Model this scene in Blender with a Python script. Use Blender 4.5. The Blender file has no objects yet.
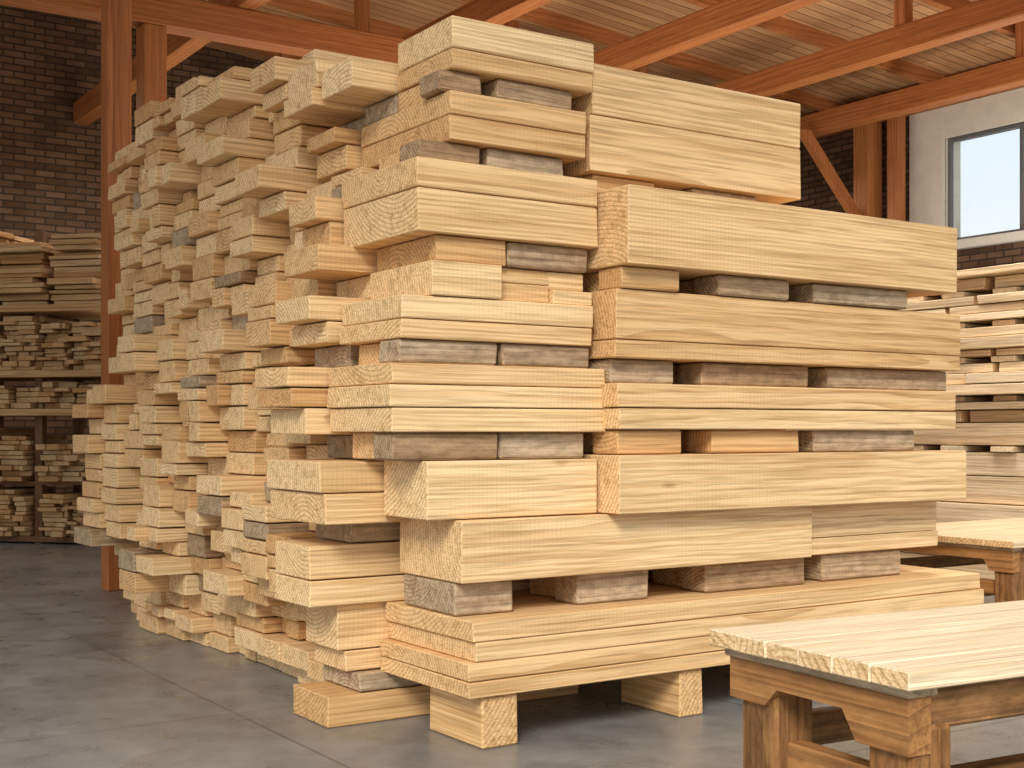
import bpy, bmesh, math, random
from mathutils import Vector, Matrix
random.seed(11)
TH=math.radians(33.7)
ORG=(-0.2,4.95,0.0)

# ---------------------------------------------------------------- materials
def newmat(name):
    m=bpy.data.materials.new(name); m.use_nodes=True
    nt=m.node_tree; nt.nodes.clear()
    out=nt.nodes.new('ShaderNodeOutputMaterial'); b=nt.nodes.new('ShaderNodeBsdfPrincipled')
    nt.links.new(b.outputs[0],out.inputs[0])
    return m,nt,b
def N(nt,t,**k):
    n=nt.nodes.new(t)
    for a,v in k.items(): setattr(n,a,v)
    return n
def ramp(nt,fac,stops):
    r=N(nt,'ShaderNodeValToRGB'); e=r.color_ramp.elements
    while len(e)<len(stops): e.new(0.5)
    for i,(p,c) in enumerate(stops):
        e[i].position=p; e[i].color=(c[0],c[1],c[2],1)
    nt.links.new(fac,r.inputs[0]); return r.outputs[0]
def mix(nt,fac,a,b,mode='MIX'):
    m=N(nt,'ShaderNodeMix',data_type='RGBA',blend_type=mode)
    if isinstance(fac,(int,float)): m.inputs[0].default_value=fac
    else: nt.links.new(fac,m.inputs[0])
    for s,v in ((6,a),(7,b)):
        if isinstance(v,tuple): m.inputs[s].default_value=(v[0],v[1],v[2],1)
        else: nt.links.new(v,m.inputs[s])
    return m.outputs[2]
def scalev(nt,vec,s):
    m=N(nt,'ShaderNodeMapping'); m.inputs['Scale'].default_value=s
    nt.links.new(vec,m.inputs['Vector']); return m.outputs[0]
def noise(nt,vec,scale,detail=3,dist=0,rough=.5):
    n=N(nt,'ShaderNodeTexNoise'); n.inputs['Scale'].default_value=scale
    n.inputs['Detail'].default_value=detail; n.inputs['Distortion'].default_value=dist
    n.inputs['Roughness'].default_value=rough
    nt.links.new(vec,n.inputs['Vector']); return n.outputs[0]
def wood(name,light,mid,dark,end=False,rough=.7,ring=20,tintamt=.5,saw=.22,knots=.6,grime=0):
    m,nt,b=newmat(name)
    at=N(nt,'ShaderNodeAttribute',attribute_name='gc'); gc=at.outputs['Vector']
    ti=N(nt,'ShaderNodeAttribute',attribute_name='tint').outputs['Fac']
    w=N(nt,'ShaderNodeTexWave',wave_type='RINGS',rings_direction='X',wave_profile='SAW' if not end else 'SIN')
    w.inputs['Scale'].default_value=ring; w.inputs['Distortion'].default_value=7 if not end else 2.0
    w.inputs['Detail'].default_value=2; w.inputs['Detail Scale'].default_value=.25 if not end else .7
    nt.links.new(scalev(nt,gc,(.2,1,1)),w.inputs['Vector'])
    fib=noise(nt,scalev(nt,gc,(3,95,95) if not end else (60,80,160)),1,4)
    streak=noise(nt,scalev(nt,gc,(.6,45,45) if not end else (10,25,25)),1,3,.2)
    big=noise(nt,scalev(nt,gc,(1.2,5,5)),1,3,.3)
    c=ramp(nt,w.outputs['Fac'],[(0,light),(.45,light),(.8,mid),(1,dark)])
    c=mix(nt,.62 if not end else .75, light, c)
    c2=ramp(nt,big,[(.3,mid),(.5,light)])
    c=mix(nt,.25,c,c2)
    c=mix(nt,.6,c,ramp(nt,streak,[(.32,(.68,.57,.44)),(.48,(1,1,1)),(.7,(1.08,1.07,1.05))]),'MULTIPLY')
    f=ramp(nt,fib,[(.34,(.52,.45,.36)),(.55,(1,1,1))])
    c=mix(nt,.55 if not end else .65,c,f,'MULTIPLY')
    sw=N(nt,'ShaderNodeTexWave',wave_type='BANDS',bands_direction='X')
    sw.inputs['Scale'].default_value=15 if not end else 3; sw.inputs['Distortion'].default_value=4; sw.inputs['Detail'].default_value=4
    nt.links.new(scalev(nt,gc,(1,.15,.15)),sw.inputs['Vector'])
    swc=ramp(nt,sw.outputs['Fac'],[(0,(.76,.68,.58)),(.45,(1,1,1))])
    swm=noise(nt,scalev(nt,gc,(1.2,3,3)),1,2)
    smf=ramp(nt,swm,[(.42,(0,0,0)),(.62,(saw,saw,saw))])
    c=mix(nt,smf if not end else .1,c,swc,'MULTIPLY')
    vo=N(nt,'ShaderNodeTexVoronoi'); vo.inputs['Scale'].default_value=1
    nt.links.new(scalev(nt,gc,(1.3,4,4)),vo.inputs['Vector'])
    kc=ramp(nt,vo.outputs['Distance'],[(.02,(.45,.30,.2)),(.07,(1,1,1))])
    if not end: c=mix(nt,knots,c,kc,'MULTIPLY')
    if grime:
        g=noise(nt,scalev(nt,gc,(12,30,30)),1,5,.2,.7)
        c=mix(nt,grime,c,ramp(nt,g,[(.35,(.45,.42,.39)),(.6,(1.15,1.12,1.08))]),'MULTIPLY')
    tc=ramp(nt,ti,[(0,(.74,.58,.42)),(.25,(.92,.82,.71)),(.6,(1,.97,.93)),(1,(1.06,1.08,1.10))])
    c=mix(nt,tintamt,c,tc,'MULTIPLY')
    nt.links.new(c,b.inputs['Base Color']); b.inputs['Roughness'].default_value=rough
    b.inputs['Specular IOR Level'].default_value=.25
    bp=N(nt,'ShaderNodeBump'); bp.inputs['Strength'].default_value=.7; bp.inputs['Distance'].default_value=.004
    nt.links.new(fib,bp.inputs['Height'])
    nt.links.new(bp.outputs[0],b.inputs['Normal'])
    return m
M_side=wood('pine_side',(.95,.70,.395),(.76,.475,.205),(.45,.235,.08),tintamt=.8)
M_end=wood('pine_end_grain',(.95,.695,.395),(.77,.50,.235),(.48,.27,.10),end=True,ring=17,tintamt=.85)
M_dk=wood('weathered_sticker_wood',(.56,.43,.29),(.40,.29,.185),(.17,.115,.07),ring=14,tintamt=.8,grime=.6)
M_dke=wood('weathered_sticker_end',(.58,.45,.30),(.41,.30,.19),(.22,.15,.09),end=True,grime=.6)
M_pale=wood('planed_pale_pine',(.95,.79,.55),(.84,.62,.36),(.54,.33,.15),saw=.05,rough=.40)
M_beam=wood('stained_timber',(.50,.19,.062),(.39,.135,.04),(.21,.067,.02),ring=7,saw=0,rough=.5,knots=.3)
M_leg=wood('worn_bench_timber',(.36,.185,.07),(.23,.11,.042),(.07,.033,.016),ring=9,saw=.15,grime=.75)
M_apron=wood('bench_apron_timber',(.48,.235,.085),(.32,.15,.052),(.12,.05,.02),ring=9,saw=.15,grime=.4)
M_old=wood('stored_timber',(.60,.40,.21),(.44,.27,.13),(.20,.11,.05),ring=12,tintamt=1)
M_rack=wood('rack_timber',(.20,.105,.05),(.13,.065,.033),(.05,.027,.015),saw=0)

def concrete():
    m,nt,b=newmat('concrete_floor'); tc=N(nt,'ShaderNodeTexCoord'); o=tc.outputs['Object']
    n1=noise(nt,o,.8,9,.5,.65); n2=noise(nt,o,8,7,0,.7); n3=noise(nt,o,2.6,6,1.0,.6)
    c=ramp(nt,n1,[(.3,(.17,.167,.16)),(.7,(.34,.333,.318))])
    c2=ramp(nt,n2,[(.3,(.68,.68,.68)),(.7,(1.1,1.1,1.1))])
    c=mix(nt,.8,c,c2,'MULTIPLY')
    c=mix(nt,.6,c,ramp(nt,n3,[(.35,(.75,.75,.75)),(.6,(1.06,1.06,1.06))]),'MULTIPLY')
    br=N(nt,'ShaderNodeTexBrick',offset=0.0); br.inputs['Scale'].default_value=1
    br.inputs['Brick Width'].default_value=1.9; br.inputs['Row Height'].default_value=1.9
    br.inputs['Mortar Size'].default_value=.007; br.inputs['Color1'].default_value=(1,1,1,1)
    br.inputs['Color2'].default_value=(.88,.88,.88,1); br.inputs['Mortar'].default_value=(.5,.5,.5,1)
    mp=N(nt,'ShaderNodeMapping'); mp.inputs['Location'].default_value=(.5,.9,0)
    nt.links.new(o,mp.inputs[0]); nt.links.new(mp.outputs[0],br.inputs['Vector'])
    c=mix(nt,.9,c,br.outputs['Color'],'MULTIPLY')
    nt.links.new(c,b.inputs['Base Color'])
    r=ramp(nt,n3,[(.3,(.22,.22,.22)),(.7,(.42,.42,.42))]); nt.links.new(r,b.inputs['Roughness'])
    return m
M_floor=concrete()
def brick():
    m,nt,b=newmat('dark_brick'); o=N(nt,'ShaderNodeTexCoord').outputs['Object']
    s=N(nt,'ShaderNodeSeparateXYZ'); nt.links.new(o,s.inputs[0])
    a=N(nt,'ShaderNodeMath',operation='ADD'); nt.links.new(s.outputs[0],a.inputs[0]); nt.links.new(s.outputs[1],a.inputs[1])
    cb=N(nt,'ShaderNodeCombineXYZ'); nt.links.new(a.outputs[0],cb.inputs[0]); nt.links.new(s.outputs[2],cb.inputs[1])
    br=N(nt,'ShaderNodeTexBrick'); nt.links.new(cb.outputs[0],br.inputs['Vector'])
    br.inputs['Scale'].default_value=1; br.inputs['Brick Width'].default_value=.26; br.inputs['Row Height'].default_value=.088
    br.inputs['Mortar Size'].default_value=.011; br.inputs['Color1'].default_value=(.10,.054,.028,1)
    br.inputs['Color2'].default_value=(.20,.115,.066,1); br.inputs['Mortar'].default_value=(.06,.043,.03,1)
    n=noise(nt,o,3,5); c=mix(nt,.6,br.outputs['Color'],ramp(nt,n,[(.3,(.6,.6,.6)),(.7,(1.2,1.15,1.1))]),'MULTIPLY')
    nt.links.new(c,b.inputs['Base Color']); b.inputs['Roughness'].default_value=.95
    b.inputs['Specular IOR Level'].default_value=.1
    bp=N(nt,'ShaderNodeBump'); bp.inputs['Distance'].default_value=.01; nt.links.new(br.outputs['Fac'],bp.inputs['Height'])
    bp.invert=True; nt.links.new(bp.outputs[0],b.inputs['Normal'])
    return m
M_brick=brick()
def planks():
    m,nt,b=newmat('ceiling_planks'); o=N(nt,'ShaderNodeTexCoord').outputs['Object']
    br=N(nt,'ShaderNodeTexBrick'); nt.links.new(o,br.inputs['Vector'])
    br.inputs['Scale'].default_value=1; br.inputs['Brick Width'].default_value=3.2; br.inputs['Row Height'].default_value=.16
    br.inputs['Mortar Size'].default_value=.008; br.inputs['Color1'].default_value=(.62,.34,.15,1)
    br.inputs['Color2'].default_value=(.46,.22,.09,1); br.inputs['Mortar'].default_value=(.14,.06,.025,1)
    n=noise(nt,scalev(nt,o,(2,30,1)),1,4)
    c=mix(nt,.7,br.outputs['Color'],ramp(nt,n,[(.3,(.7,.65,.6)),(.65,(1.1,1.1,1.1))]),'MULTIPLY')
    nt.links.new(c,b.inputs['Base Color']); b.inputs['Roughness'].default_value=.6
    return m
M_ceil=planks()
def plain(name,col,rough=.7,var=.06,metal=0):
    m,nt,b=newmat(name); o=N(nt,'ShaderNodeTexCoord').outputs['Object']
    n=noise(nt,o,6,4); c=ramp(nt,n,[(.3,tuple(x*(1-var) for x in col)),(.7,tuple(x*(1+var) for x in col))])
    nt.links.new(c,b.inputs['Base Color']); b.inputs['Roughness'].default_value=rough; b.inputs['Metallic'].default_value=metal
    return m
M_cream=plain('cream_plaster',(.72,.68,.57)); M_frame=plain('grey_window_frame',(.14,.135,.13),.4)
def glass():
    m,nt,b=newmat('window_glass'); n=noise(nt,N(nt,'ShaderNodeTexCoord').outputs['Object'],2)
    nt.links.new(ramp(nt,n,[(0,(.88,.93,.96)),(1,(.94,.97,.98))]),b.inputs['Base Color'])
    b.inputs['Transmission Weight'].default_value=1; b.inputs['Roughness'].default_value=0; b.inputs['IOR'].default_value=1.02
    return m
M_glass=glass()

# ---------------------------------------------------------------- mesh building
class Builder:
    def __init__(s,wob=0): s.v=[];s.f=[];s.mi=[];s.gc=[];s.ti=[];s.mats=[];s.wob=wob
    def mat(s,m):
        if m not in s.mats: s.mats.append(m)
        return s.mats.index(m)
    def box(s,x0,x1,y0,y1,z0,z1,side,end=None,axis=0,ch=.004,tint=None,jit=0):
        end=end or side; a=s.mat(side); e=s.mat(end)
        lo=[x0,y0,z0]; hi=[x1,y1,z1]
        ch=min(ch,min(hi[i]-lo[i] for i in range(3))*.2)
        idx={}
        off=(random.uniform(-50,50),random.uniform(-.4,.4),random.uniform(-.4,.4))
        t=random.random() if tint is None else tint
        order={0:(0,1,2),1:(1,0,2),2:(2,0,1)}[axis]
        ctr=[(lo[i]+hi[i])/2 for i in range(3)]
        yaw=random.uniform(-jit,jit)
        for sx in (0,1):
            for sy in (0,1):
                for sz in (0,1):
                    sg=(sx,sy,sz)
                    wv=[random.uniform(-1,1)*s.wob*q for q in (2,1,-1)]
                    wv[2]=-abs(wv[2]) if sz else abs(wv[2])
                    for k in range(3):
                        p=[]
                        for i in range(3):
                            q=hi[i] if sg[i] else lo[i]
                            if i!=k: q+= -ch if sg[i] else ch
                            p.append(q+wv[i])
                        idx[(sg,k)]=len(s.v)
                        g=[p[i]-ctr[i] for i in order]
                        s.gc.append((g[0]+off[0],g[1]+off[1],g[2]+off[2])); s.ti.append(t)
                        if yaw:
                            dx,dy=p[0]-ctr[0],p[1]-ctr[1]
                            p[0]=ctr[0]+dx*math.cos(yaw)-dy*math.sin(yaw); p[1]=ctr[1]+dx*math.sin(yaw)+dy*math.cos(yaw)
                        s.v.append(tuple(p))
        def sgn(d): return tuple(d[i] for i in range(3))
        for k in range(3):
            o=[i for i in range(3) if i!=k]
            for q in (0,1):
                quad=[]
                for (m,n) in ((0,0),(1,0),(1,1),(0,1)):
                    d={k:q,o[0]:m,o[1]:n}; quad.append(idx[(sgn(d),k)])
                s.f.append(quad); s.mi.append(e if k==axis else a)
            for m in (0,1):
                for n in (0,1):
                    d0={k:0,o[0]:m,o[1]:n}; d1={k:1,o[0]:m,o[1]:n}
                    s.f.append([idx[(sgn(d0),o[0])],idx[(sgn(d1),o[0])],idx[(sgn(d1),o[1])],idx[(sgn(d0),o[1])]]); s.mi.append(a)
        for sx in (0,1):
            for sy in (0,1):
                for sz in (0,1):
                    s.f.append([idx[((sx,sy,sz),k)] for k in range(3)]); s.mi.append(a)
    def prism(s,pts,axis,a0,a1,side,laxis=0):
        a=s.mat(side); base=len(s.v); n=len(pts); off=(random.uniform(-50,50),random.uniform(-.5,.5),random.uniform(-.5,.5))
        order={0:(0,1,2),1:(1,0,2),2:(2,0,1)}[laxis]; t=random.random()
        for q in (a0,a1):
            for (m,nn) in pts:
                p={0:(q,m,nn),1:(m,q,nn),2:(m,nn,q)}[axis]
                s.v.append(p); s.gc.append(tuple(p[order[i]]+off[i] for i in range(3))); s.ti.append(t)
        s.f.append(list(range(base,base+n))); s.mi.append(a)
        s.f.append(list(range(base+n,base+2*n))[::-1]); s.mi.append(a)
        for i in range(n):
            j=(i+1)%n; s.f.append([base+i,base+j,base+n+j,base+n+i]); s.mi.append(a)
    def make(s,name,loc=ORG,rot=TH,parent=None):
        me=bpy.data.meshes.new(name); me.from_pydata(s.v,[],s.f)
        for m in s.mats: me.materials.append(m)
        me.polygons.foreach_set('material_index',s.mi)
        at=me.attributes.new('gc','FLOAT_VECTOR','POINT'); at.data.foreach_set('vector',[c for g in s.gc for c in g])
        at=me.attributes.new('tint','FLOAT','POINT'); at.data.foreach_set('value',s.ti)
        bm=bmesh.new(); bm.from_mesh(me); bmesh.ops.recalc_face_normals(bm,faces=bm.faces); bm.to_mesh(me); bm.free()
        ob=bpy.data.objects.new(name,me); bpy.context.collection.objects.link(ob)
        if parent: ob.parent=parent
        else: ob.location=loc; ob.rotation_euler=(0,0,rot)
        return ob
def empty(name,loc,rot):
    e=bpy.data.objects.new(name,None); bpy.context.collection.objects.link(e)
    e.location=loc; e.rotation_euler=(0,0,rot); return e

# ---------------------------------------------------------------- main lumber stack
S=Builder(.002)
def pack(u0,u1,v0,v1,zs,jit=.004,step=.012,tint=None):
    for i in range(len(zs)-1):
        d=random.uniform(-step,step)
        S.box(u0+d,u1+random.uniform(-step,step),v0+random.uniform(-step,step)*.6,v1,zs[i]+.001,zs[i+1]-.001,M_side,M_end,0,.004,tint=tint,jit=jit)
def stk(u0,u1,v0,z0,z1,w=.16,fill=True,light=False):
    if light: S.box(u0,u1,v0,v0+w,z0+.001,z1-.001,M_side,M_end,0,.006,jit=.02,tint=.05)
    else: S.box(u0,u1,v0,v0+w,z0+.001,z1-.001,M_dk,M_dke,0,.008,jit=.02)
    if fill: S.box(u0+.05,u1,v0+.2,v0+.42,z0+.001,z1-.001,M_side,M_end,0,.005,tint=.2)
pack(-.03,.64,0,.44,[2.576,2.655,2.777],step=.006)
stk(-.07,.12,.03,2.492,2.576); stk(.19,.56,.03,2.492,2.576)
pack(-.05,.60,0,.74,[2.302,2.40,2.492])
stk(-.15,.12,.04,2.218,2.302); stk(.15,.52,.04,2.218,2.302)
pack(-.19,.64,-.02,.60,[1.94,2.105,2.218])
pack(-.10,.225,.01,.5,[1.84,1.94]); stk(.235,.63,.02,1.84,1.94)
pack(-.13,.18,-.02,.5,[1.705,1.84]); pack(.19,.44,.04,.5,[1.705,1.78,1.84]); pack(.45,.64,.02,.5,[1.705,1.765]); pack(.45,.62,.05,.5,[1.765,1.84])
pack(-.25,.62,-.01,.5,[1.54,1.615,1.705])
stk(-.26,.18,.01,1.45,1.54); stk(.205,.63,.01,1.45,1.54)
pack(-.31,.69,-.03,.5,[1.19,1.285,1.37,1.45])
stk(-.29,.18,0,1.085,1.19); stk(.19,.60,.01,1.085,1.19)
pack(-.16,.64,-.03,.32,[.86,1.085],step=.003)
pack(-.03,1.83,-.07,.42,[.62,.86],step=.002,tint=.6)
stk(-.02,.24,-.01,.49,.62,w=.42,fill=False); stk(.56,.93,0,.49,.62); stk(1.25,1.86,0,.49,.62)
pack(-.03,2.95,-.14,.55,[.20,.265,.335,.41,.49],step=.02)
for a,b in ((.03,.19),(1.0,1.13),(2.0,2.2),(2.75,2.93)):
    S.box(a,b,-.12,.28,0,.198,M_side,M_end,1,.008,tint=.2)
    S.box(a,b,.9,1.4,0,.198,M_dk,M_dke,0,.008)
# right-hand long beams
pack(.64,1.86,.02,.9,[2.26,2.495,2.707],step=.008,tint=.45)
stk(.68,1.02,.06,2.178,2.26,light=True); stk(1.22,1.62,.06,2.178,2.26)
pack(.66,2.70,-.20,.9,[1.86,2.178],tint=.42)
for a,b in ((.68,.98),(1.2,1.62),(1.78,2.4)): stk(a,b,-.14,1.77,1.86,light=a<1)
pack(.66,2.82,-.12,.9,[1.49,1.565,1.77],step=.006,tint=.16)
for a,b in ((.68,1.02),(1.17,1.83),(1.95,2.8)): stk(a,b,-.06,1.39,1.49)
pack(.66,2.76,-.14,.9,[1.20,1.29,1.39],step=.006)
for a,b in ((.68,1.03),(1.2,1.72),(1.82,2.5)): stk(a,b,-.10,1.10,1.20,light=a<1.5)
pack(.66,2.82,-.16,.9,[.86,1.10],tint=.5)
pack(1.85,2.80,.0,.9,[.62,.70,.86])
stk(2.0,2.55,.02,.49,.62)
z=.2
while z<2.6:
    h=random.uniform(.09,.13)
    u1=2.75 if z<1.95 else 1.8
    for (a,b) in ((.93,1.3),(1.32,1.7)):
        S.box(1.3+random.uniform(0,.1),u1+random.uniform(-.1,.1),a,b,z,z+h-.004,M_side,M_end,0)
    z+=h
def cell(u0,v0,v1,z0,z1,dark=False,L=1.25):
    if dark: S.box(u0,u0+L,v0,v1,z0,z1,M_dk,M_dke,0,.005)
    else: S.box(u0,u0+L,v0,v1,z0,z1,M_side,M_end,0,.004,jit=.006)
col0=[(-.30,0,.13,0),(-.16,.13,.21,1),(-.20,.21,.30,0),(-.24,.30,.49,0),(-.38,.49,.60,0),(-.38,.60,.74,0),(-.20,.74,.83,1),
      (-.40,.83,.955,0),(-.42,.955,1.08,0),(-.14,1.08,1.18,1),(-.40,1.18,1.29,0),(-.46,1.29,1.37,0),(-.47,1.37,1.455,0),(-.20,1.455,1.55,1),
      (-.30,1.55,1.64,0),(-.38,1.64,1.74,0),(-.10,1.74,1.84,0),(-.34,1.84,1.95,0),(-.24,1.95,2.06,0),(-.30,2.06,2.16,0),(-.1,2.16,2.25,1),(-.1,2.25,2.30,0)]
for (u,a,b,d) in col0:
    if .20<a<.48: cell(u,.56,.86,a+.001,b-.003,d)
    elif a>=1.9: cell(u,.62,.9,a+.001,b-.003,d)
    elif .8<a<1.07: cell(u,.34,.86,a+.001,b-.003,d)
    else: cell(u,.52,.86,a+.001,b-.003,d)
for (u,a,b,d) in ((-.1,2.31,2.42,0),(-.15,2.42,2.49,0),(0,2.49,2.56,1),(-.26,2.56,2.64,0),(-.24,2.64,2.76,0)):
    cell(u,.76,1.05,a,b-.004,d)
cell(-.02,.46,.74,2.495,2.575,True)
cell(-.22,.46,.74,2.58,2.70)
def ztop(v):
    P=[(.9,2.80),(1.2,2.90),(1.6,3.02),(2.4,3.03),(3.1,3.05),(3.9,3.04),(4.3,2.94)]
    for (a,x),(b,y) in zip(P,P[1:]):
        if v<=b: return x+(y-x)*max(0,(v-a))/(b-a)
    return P[-1][1]
edges=[.89]
while edges[-1]<4.2: edges.append(min(4.42,edges[-1]+random.uniform(.25,.38)))
for i in range(len(edges)-1):
    v0,v1=edges[i],edges[i+1]
    top=2.31 if i==0 else ztop((v0+v1)/2)+random.choice([-.09,-.03,.0,.03])
    z=0.0; prev=-.1
    colbias=random.choice([-.05,0,.04,-.03])
    far=v0>3.5
    while z<top-.03:
        h=random.choice([.065,.08,.09,.10,.11,.12])
        if z+h>top: h=top-z
        if h<.03: break
        if z<.28: u=random.uniform(-.10,.06)
        elif random.random()<.38: u=prev+random.uniform(-.015,.015)
        else: u=-.12+colbias+random.uniform(-.15,.13)
        if far:
            if z<.45: u=random.uniform(-.05,.08)
            elif z<1.45: u=-.24+random.uniform(-.06,.05)
            else: u=-.02+random.uniform(-.07,.05)
        prev=u
        dark=random.random()<.045
        g=random.uniform(.003,.014)
        if random.random()<.18 and v1-v0>.27:
            mid=(v0+v1)/2
            cell(u,v0,mid-g/2,z+.001,z+h-.005,dark,2.0); cell(u+random.uniform(-.08,.05),mid+g/2,v1-g,z+.001,z+h-.005,False,2.0)
        else:
            cell(u,v0+random.uniform(-.012,.006),v1-g,z+.001,z+h-.005,dark,2.0)
        z+=h
S.make('lumber_stack')

# ---------------------------------------------------------------- pale lumber stack in the right background
B=Builder(.003)
for (ua,ub) in ((5.9,6.35),(6.38,6.8),(6.83,7.3)):
    z=0.0; k=0
    while z<2.40:
        if z<1.22: h=random.uniform(.17,.22)
        else: h=random.uniform(.055,.10)
        o=random.uniform(-.10,.10)
        y=1.2+random.uniform(-.15,.15)
        if z>1.22:
            y2=y+random.uniform(.7,1.9)
            B.box(ua+o,ub+min(o,0),y,y2,z+.002,z+h-.003,M_pale,M_end,1,.005,jit=.006)
            B.box(ua+o*.3,ub+min(o,0),y2+.05,4.6+random.uniform(-.2,.2),z+.002,z+h-.003,M_pale,M_end,1,.005,jit=.006)
        else: B.box(ua+o*.4,ub+min(o,0),y,4.6+random.uniform(-.2,.2),z+.002,z+h-.003,M_pale,M_end,1,.005,jit=.006)
        z+=h; k+=1
        if k%3==2:
            for q in (1.4,1.75,2.2,2.6,3.0,3.5,4.2):
                B.box(ua-.02+random.uniform(0,.05),ub-.02,q,q+.2,z+.001,z+.045,M_pale,M_pale,0)
            z+=.048
B.make('lumber_stack')

# ---------------------------------------------------------------- storage rack with lumber, left background
RL=(-7.0,14.15,0); RR=math.radians(-12)
rack=empty('storage_rack',RL,RR)
R=Builder()
for x in (0,1.0,2.0,2.86):
    for y in (0,.75): R.box(x,x+.09,y,y+.09,0,3.3,M_rack,axis=2)
R.make('uprights',parent=rack)
R=Builder()
for z in (1.42,1.82,2.50):
    R.box(-.02,2.97,-.23,.87,z-.07,z,M_old,axis=0)
R.box(-.02,2.97,-.03,.87,.02,.08,M_rack,axis=0)
R.make('shelves',parent=rack)
R=Builder(.002)
def fillstack(x0,x1,z0,z1,mat,mate):
    x=x0
    while x<x1-.1:
        w=random.uniform(.28,.55); w=min(w,x1-x); z=z0; top=z1-random.uniform(0,.35)*(z1-z0)
        while z<top:
            h=random.uniform(.035,.065); q=x
            while q<x+w-.05:
                ww=random.uniform(.10,.26); ww=min(ww,x+w-q)
                R.box(q+.004,q+ww-.004,-.10+random.uniform(-.10,.1),.72,z,z+h-.004,mat,mate,1,.003); q+=ww
            z+=h
        x+=w+.02
fillstack(.12,1.98,.085,.62,M_old,M_old); fillstack(2.12,2.84,.085,.55,M_old,M_old)
fillstack(.12,1.98,.66,1.32,M_old,M_old); fillstack(2.12,2.84,.66,1.25,M_old,M_old)
R.box(.1,2.8,.0,.8,.622,.658,M_rack)
fillstack(.0,2.86,1.425,1.70,M_old,M_old)
fillstack(.0,2.86,1.825,2.36,M_old,M_old)
for (xa,xb,zt) in ((-.05,.75,3.05),(.8,1.55,3.28),(1.6,2.25,3.15),(2.3,2.95,3.22)):
    z=2.505
    while z<zt:
        h=random.uniform(.04,.07)
        R.box(xa+random.uniform(-.03,.10),xb-random.uniform(-.02,.12),-.2+random.uniform(-.1,.12),.3,z,z+h-.005,M_old,jit=.05)
        R.box(xa+.02,xb-.02,.36,.75,z,z+h-.005,M_old); z+=h
R.make('stored_lumber',parent=rack)

# ---------------------------------------------------------------- workbenches
def bench(loc,rot,L,W,H,nplank=5):
    e=empty('workbench',loc,rot)
    T=Builder(.0006); pw=W/nplank
    for i in range(nplank):
        T.box(0+random.uniform(-.004,.004),L,-W+i*pw+.0009,-W+(i+1)*pw-.0009,H-.038,H,M_pale,M_end,0,.003,tint=random.uniform(.3,.95))
    T.make('top',parent=e)
    T=Builder()
    T.box(.06,L-.06,-W+.05,-W+.10,H-.13,H-.039,M_leg,axis=0,ch=.006)
    T.box(.06,L-.06,-.10,-.05,H-.13,H-.039,M_leg,axis=0,ch=.006)
    for xx in (.035,L-.095):
        y0,y1=-W+.035,-.035; zt=H-.058; zb=H-.17
        pts=[(y0,zt),(y1,zt),(y1,zb+.02),(y1-.12,zb+.02),(y1-.16,zb+.06),(y0+.18,zb+.06),(y0+.14,zb),(y0,zb)]
        T.prism(pts,0,xx,xx+.06,M_apron,1)
        T.box(xx-.01,xx+.07,y0-.01,y1+.01,H-.058,H-.039,M_dk,axis=1)
    T.make('apron',parent=e)
    n=0
    for xx in (.05,L-.18):
        for yy in (-W+.04,-.175):
            n+=1; T=Builder()
            T.box(xx,xx+.11,yy,yy+.12,0,H-.12,M_leg,M_dke,2,.008)
            T.make('leg_%d'%n,parent=e)
    T=Builder()
    for xx in (.08,L-.15): T.box(xx,xx+.05,-W+.16,-.175,H-.30,H-.23,M_apron,axis=1)
    T.box(.12,L-.14,-W/2-.03,-W/2+.03,H-.375,H-.305,M_leg,axis=0)
    T.box(.16,L-.18,-.14,-.08,H-.26,H-.19,M_leg,axis=0)
    T.make('stretchers',parent=e)
    return e
bench((.445,2.95,0),math.radians(28.5),2.3,.61,.75,6)
c,s=math.cos(TH),math.sin(TH)
def W2(u,v,z=0): return (ORG[0]+c*u-s*v,ORG[1]+s*u+c*v,z)
bench(W2(3.35,1.05),TH,2.4,1.1,.62,6)

# ---------------------------------------------------------------- building
def roofz(u): return 5.9+.08*(12-u)
F=Builder(); F.box(-30,30,-30,30,-.1,0,M_floor); F.make('floor')
Wb=Builder(); Wb.box(-9,12.3,13.2,13.5,0,7.6,M_brick); Wb.make('wall_back')
Wr=Builder()
wv0,wv1,wz0,wz1=4.2,7.10,3.72,5.12
Wr.box(12,12.3,-4,wv0,0,5.95,M_brick,ch=.001); Wr.box(12,12.3,wv1,13.2,0,5.95,M_brick,ch=.001)
Wr.box(12,12.3,wv0,wv1,0,wz0,M_brick,ch=.001); Wr.box(12,12.3,wv0,wv1,wz1,5.95,M_brick,ch=.001)
Wr.make('wall_right')
Tm=Builder()
Tm.box(11.93,11.998,wv1,wv1+.55,wz0-.12,5.54,M_cream); Tm.box(11.93,11.998,wv0-.5,wv0,wz0-.12,5.54,M_cream)
Tm.box(11.93,11.998,wv0,wv1,wz1,5.54,M_cream); Tm.box(11.88,11.998,wv0,wv1,wz0-.12,wz0,M_cream)
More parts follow.
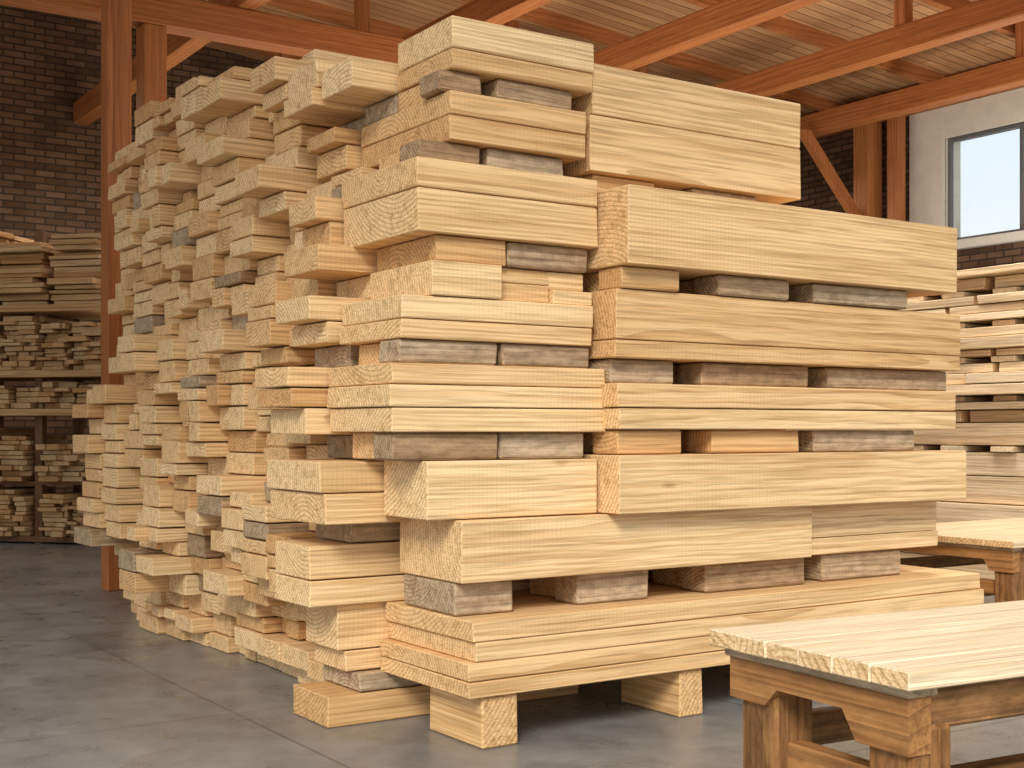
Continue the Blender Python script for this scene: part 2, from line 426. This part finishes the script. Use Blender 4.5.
# light window reveal lining the brick opening
Tm.box(12.0,12.295,wv1-.015,wv1-.0005,wz0+.001,wz1-.001,M_cream); Tm.box(12.0,12.295,wv0+.0005,wv0+.015,wz0+.001,wz1-.001,M_cream)
Tm.make('trim_1')
win=empty('window_1',ORG,TH)
Wn=Builder(); fw=.05; wa,wb=wv0+.016,wv1-.016
Wn.box(12.02,12.08,wa,wb,wz0+.001,wz0+fw,M_frame); Wn.box(12.02,12.08,wa,wb,wz1-fw,wz1-.001,M_frame)
for q in (wa,wv0+.86-fw/2,wv0+1.76-fw/2,wb-fw): Wn.box(12.02,12.08,q,q+fw,wz0+fw,wz1-fw,M_frame)
Wn.make('frame',parent=win)
Wn=Builder(); Wn.box(12.055,12.063,wa+fw,wb-fw,wz0+fw,wz1-fw,M_glass); Wn.make('glass',parent=win)
C=Builder()
C.prism([(-9,roofz(-9)),(12.3,roofz(12.3)),(12.3,roofz(12.3)+.15),(-9,roofz(-9)+.15)],1,-4,13.5,M_ceil); C.make('ceiling')
for u in (-4.2,-2.1,0.0,2.2,4.4,6.5,8.6,10.7):
    b=Builder(); b.box(u-.10,u+.10,-4,13.18,5.22,5.50,M_beam,axis=1,ch=.01)
    for vv in (-1.0,2.2,5.0,9.4,11.6):
        b.box(u-.07,u+.07,vv-.07,vv+.07,5.50,roofz(u)-.001,M_beam,axis=2)
    b.make('ceiling_beam')
b=Builder(); b.box(-9,4.9,7.48,7.72,4.92,5.215,M_beam,axis=0,ch=.01); b.make('tie_beam')
for v in (1.6,3.4,5.2,7.0,8.8,10.6,12.4):
    b=Builder()
    b.prism([(-9,roofz(-9)-.17),(11.98,roofz(11.98)-.17),(11.98,roofz(11.98)-.002),(-9,roofz(-9)-.002)],1,v-.05,v+.05,M_beam); b.make('rafter')
b=Builder(); b.box(11.70,11.99,-4,13.18,5.545,5.72,M_beam,axis=1); b.make('wall_plate')
def post(u,v,w,zt,brace=False):
    b=Builder(); b.box(u-w/2,u+w/2,v-w/2,v+w/2,0,zt,M_beam,axis=2,ch=.01)
    if brace:
        b.prism([(u-w/2,3.95),(u-w/2,4.15),(u-1.17,5.215),(u-1.37,5.215)],1,v-.05,v+.05,M_beam,2)
    b.make('timber_post')
post(.36,5.53,.18,roofz(.36)-.01)
post(1.31,7.6,.22,4.918)
post(4.7,7.6,.24,4.918)
post(11.6,8.1,.28,5.54,True)
post(11.6,8.1-.50,.18,5.54)

# ---------------------------------------------------------------- light
w=bpy.data.worlds.new('World'); bpy.context.scene.world=w; w.use_nodes=True
nt=w.node_tree; bg=nt.nodes['Background']; bg.inputs[1].default_value=1.15
tc=N(nt,'ShaderNodeTexCoord'); sp=N(nt,'ShaderNodeSeparateXYZ'); nt.links.new(tc.outputs['Generated'],sp.inputs[0])
nt.links.new(ramp(nt,sp.outputs[2],[(0,(.95,.93,.90)),(.12,(.86,.88,.89)),(.26,(.72,.82,.89)),(.5,(1,.99,.97))]),bg.inputs[0])
sd=bpy.data.lights.new('sun','SUN'); sd.energy=2.75; sd.angle=math.radians(18); sd.color=(1,.96,.89)
so=bpy.data.objects.new('sun',sd); bpy.context.collection.objects.link(so)
so.rotation_euler=Vector((.20,1,-.74)).to_track_quat('-Z','Y').to_euler()
def area(name,u,v,z,size,e,col=(1,.95,.88),up=False):
    l=bpy.data.lights.new(name,'AREA'); l.size=size; l.energy=e; l.color=col
    o=bpy.data.objects.new(name,l); bpy.context.collection.objects.link(o); o.location=W2(u,v,z)
    if up: o.rotation_euler=(math.pi,0,0)
    return o
area('hall_fill',4.6,1.6,5.0,1.5,190); area('hall_fill',2,10.5,4.8,2,70); area('hall_fill',9.5,9,4.8,1.5,60)  # fill lights without fixtures, added to brighten the hall and right background stack
area('ceiling_fill',5.0,6.0,2.2,2.5,130,up=True); area('ceiling_fill',9.8,4.5,2.2,2,110,up=True); area('ceiling_fill',2.8,9.5,2.2,2,55,up=True)  # unseen upward fill, added to lift the dark ceiling planks and beams

cd=bpy.data.cameras.new('camera'); cam=bpy.data.objects.new('camera',cd); bpy.context.collection.objects.link(cam)
cam.location=(0,0,1.2); cam.rotation_euler=(math.pi/2,0,0)
cd.sensor_width=36; cd.lens=1300/1024*36; cd.shift_y=46/1024; cd.clip_end=200
bpy.context.scene.camera=cam
bpy.context.scene.view_settings.view_transform='Standard'
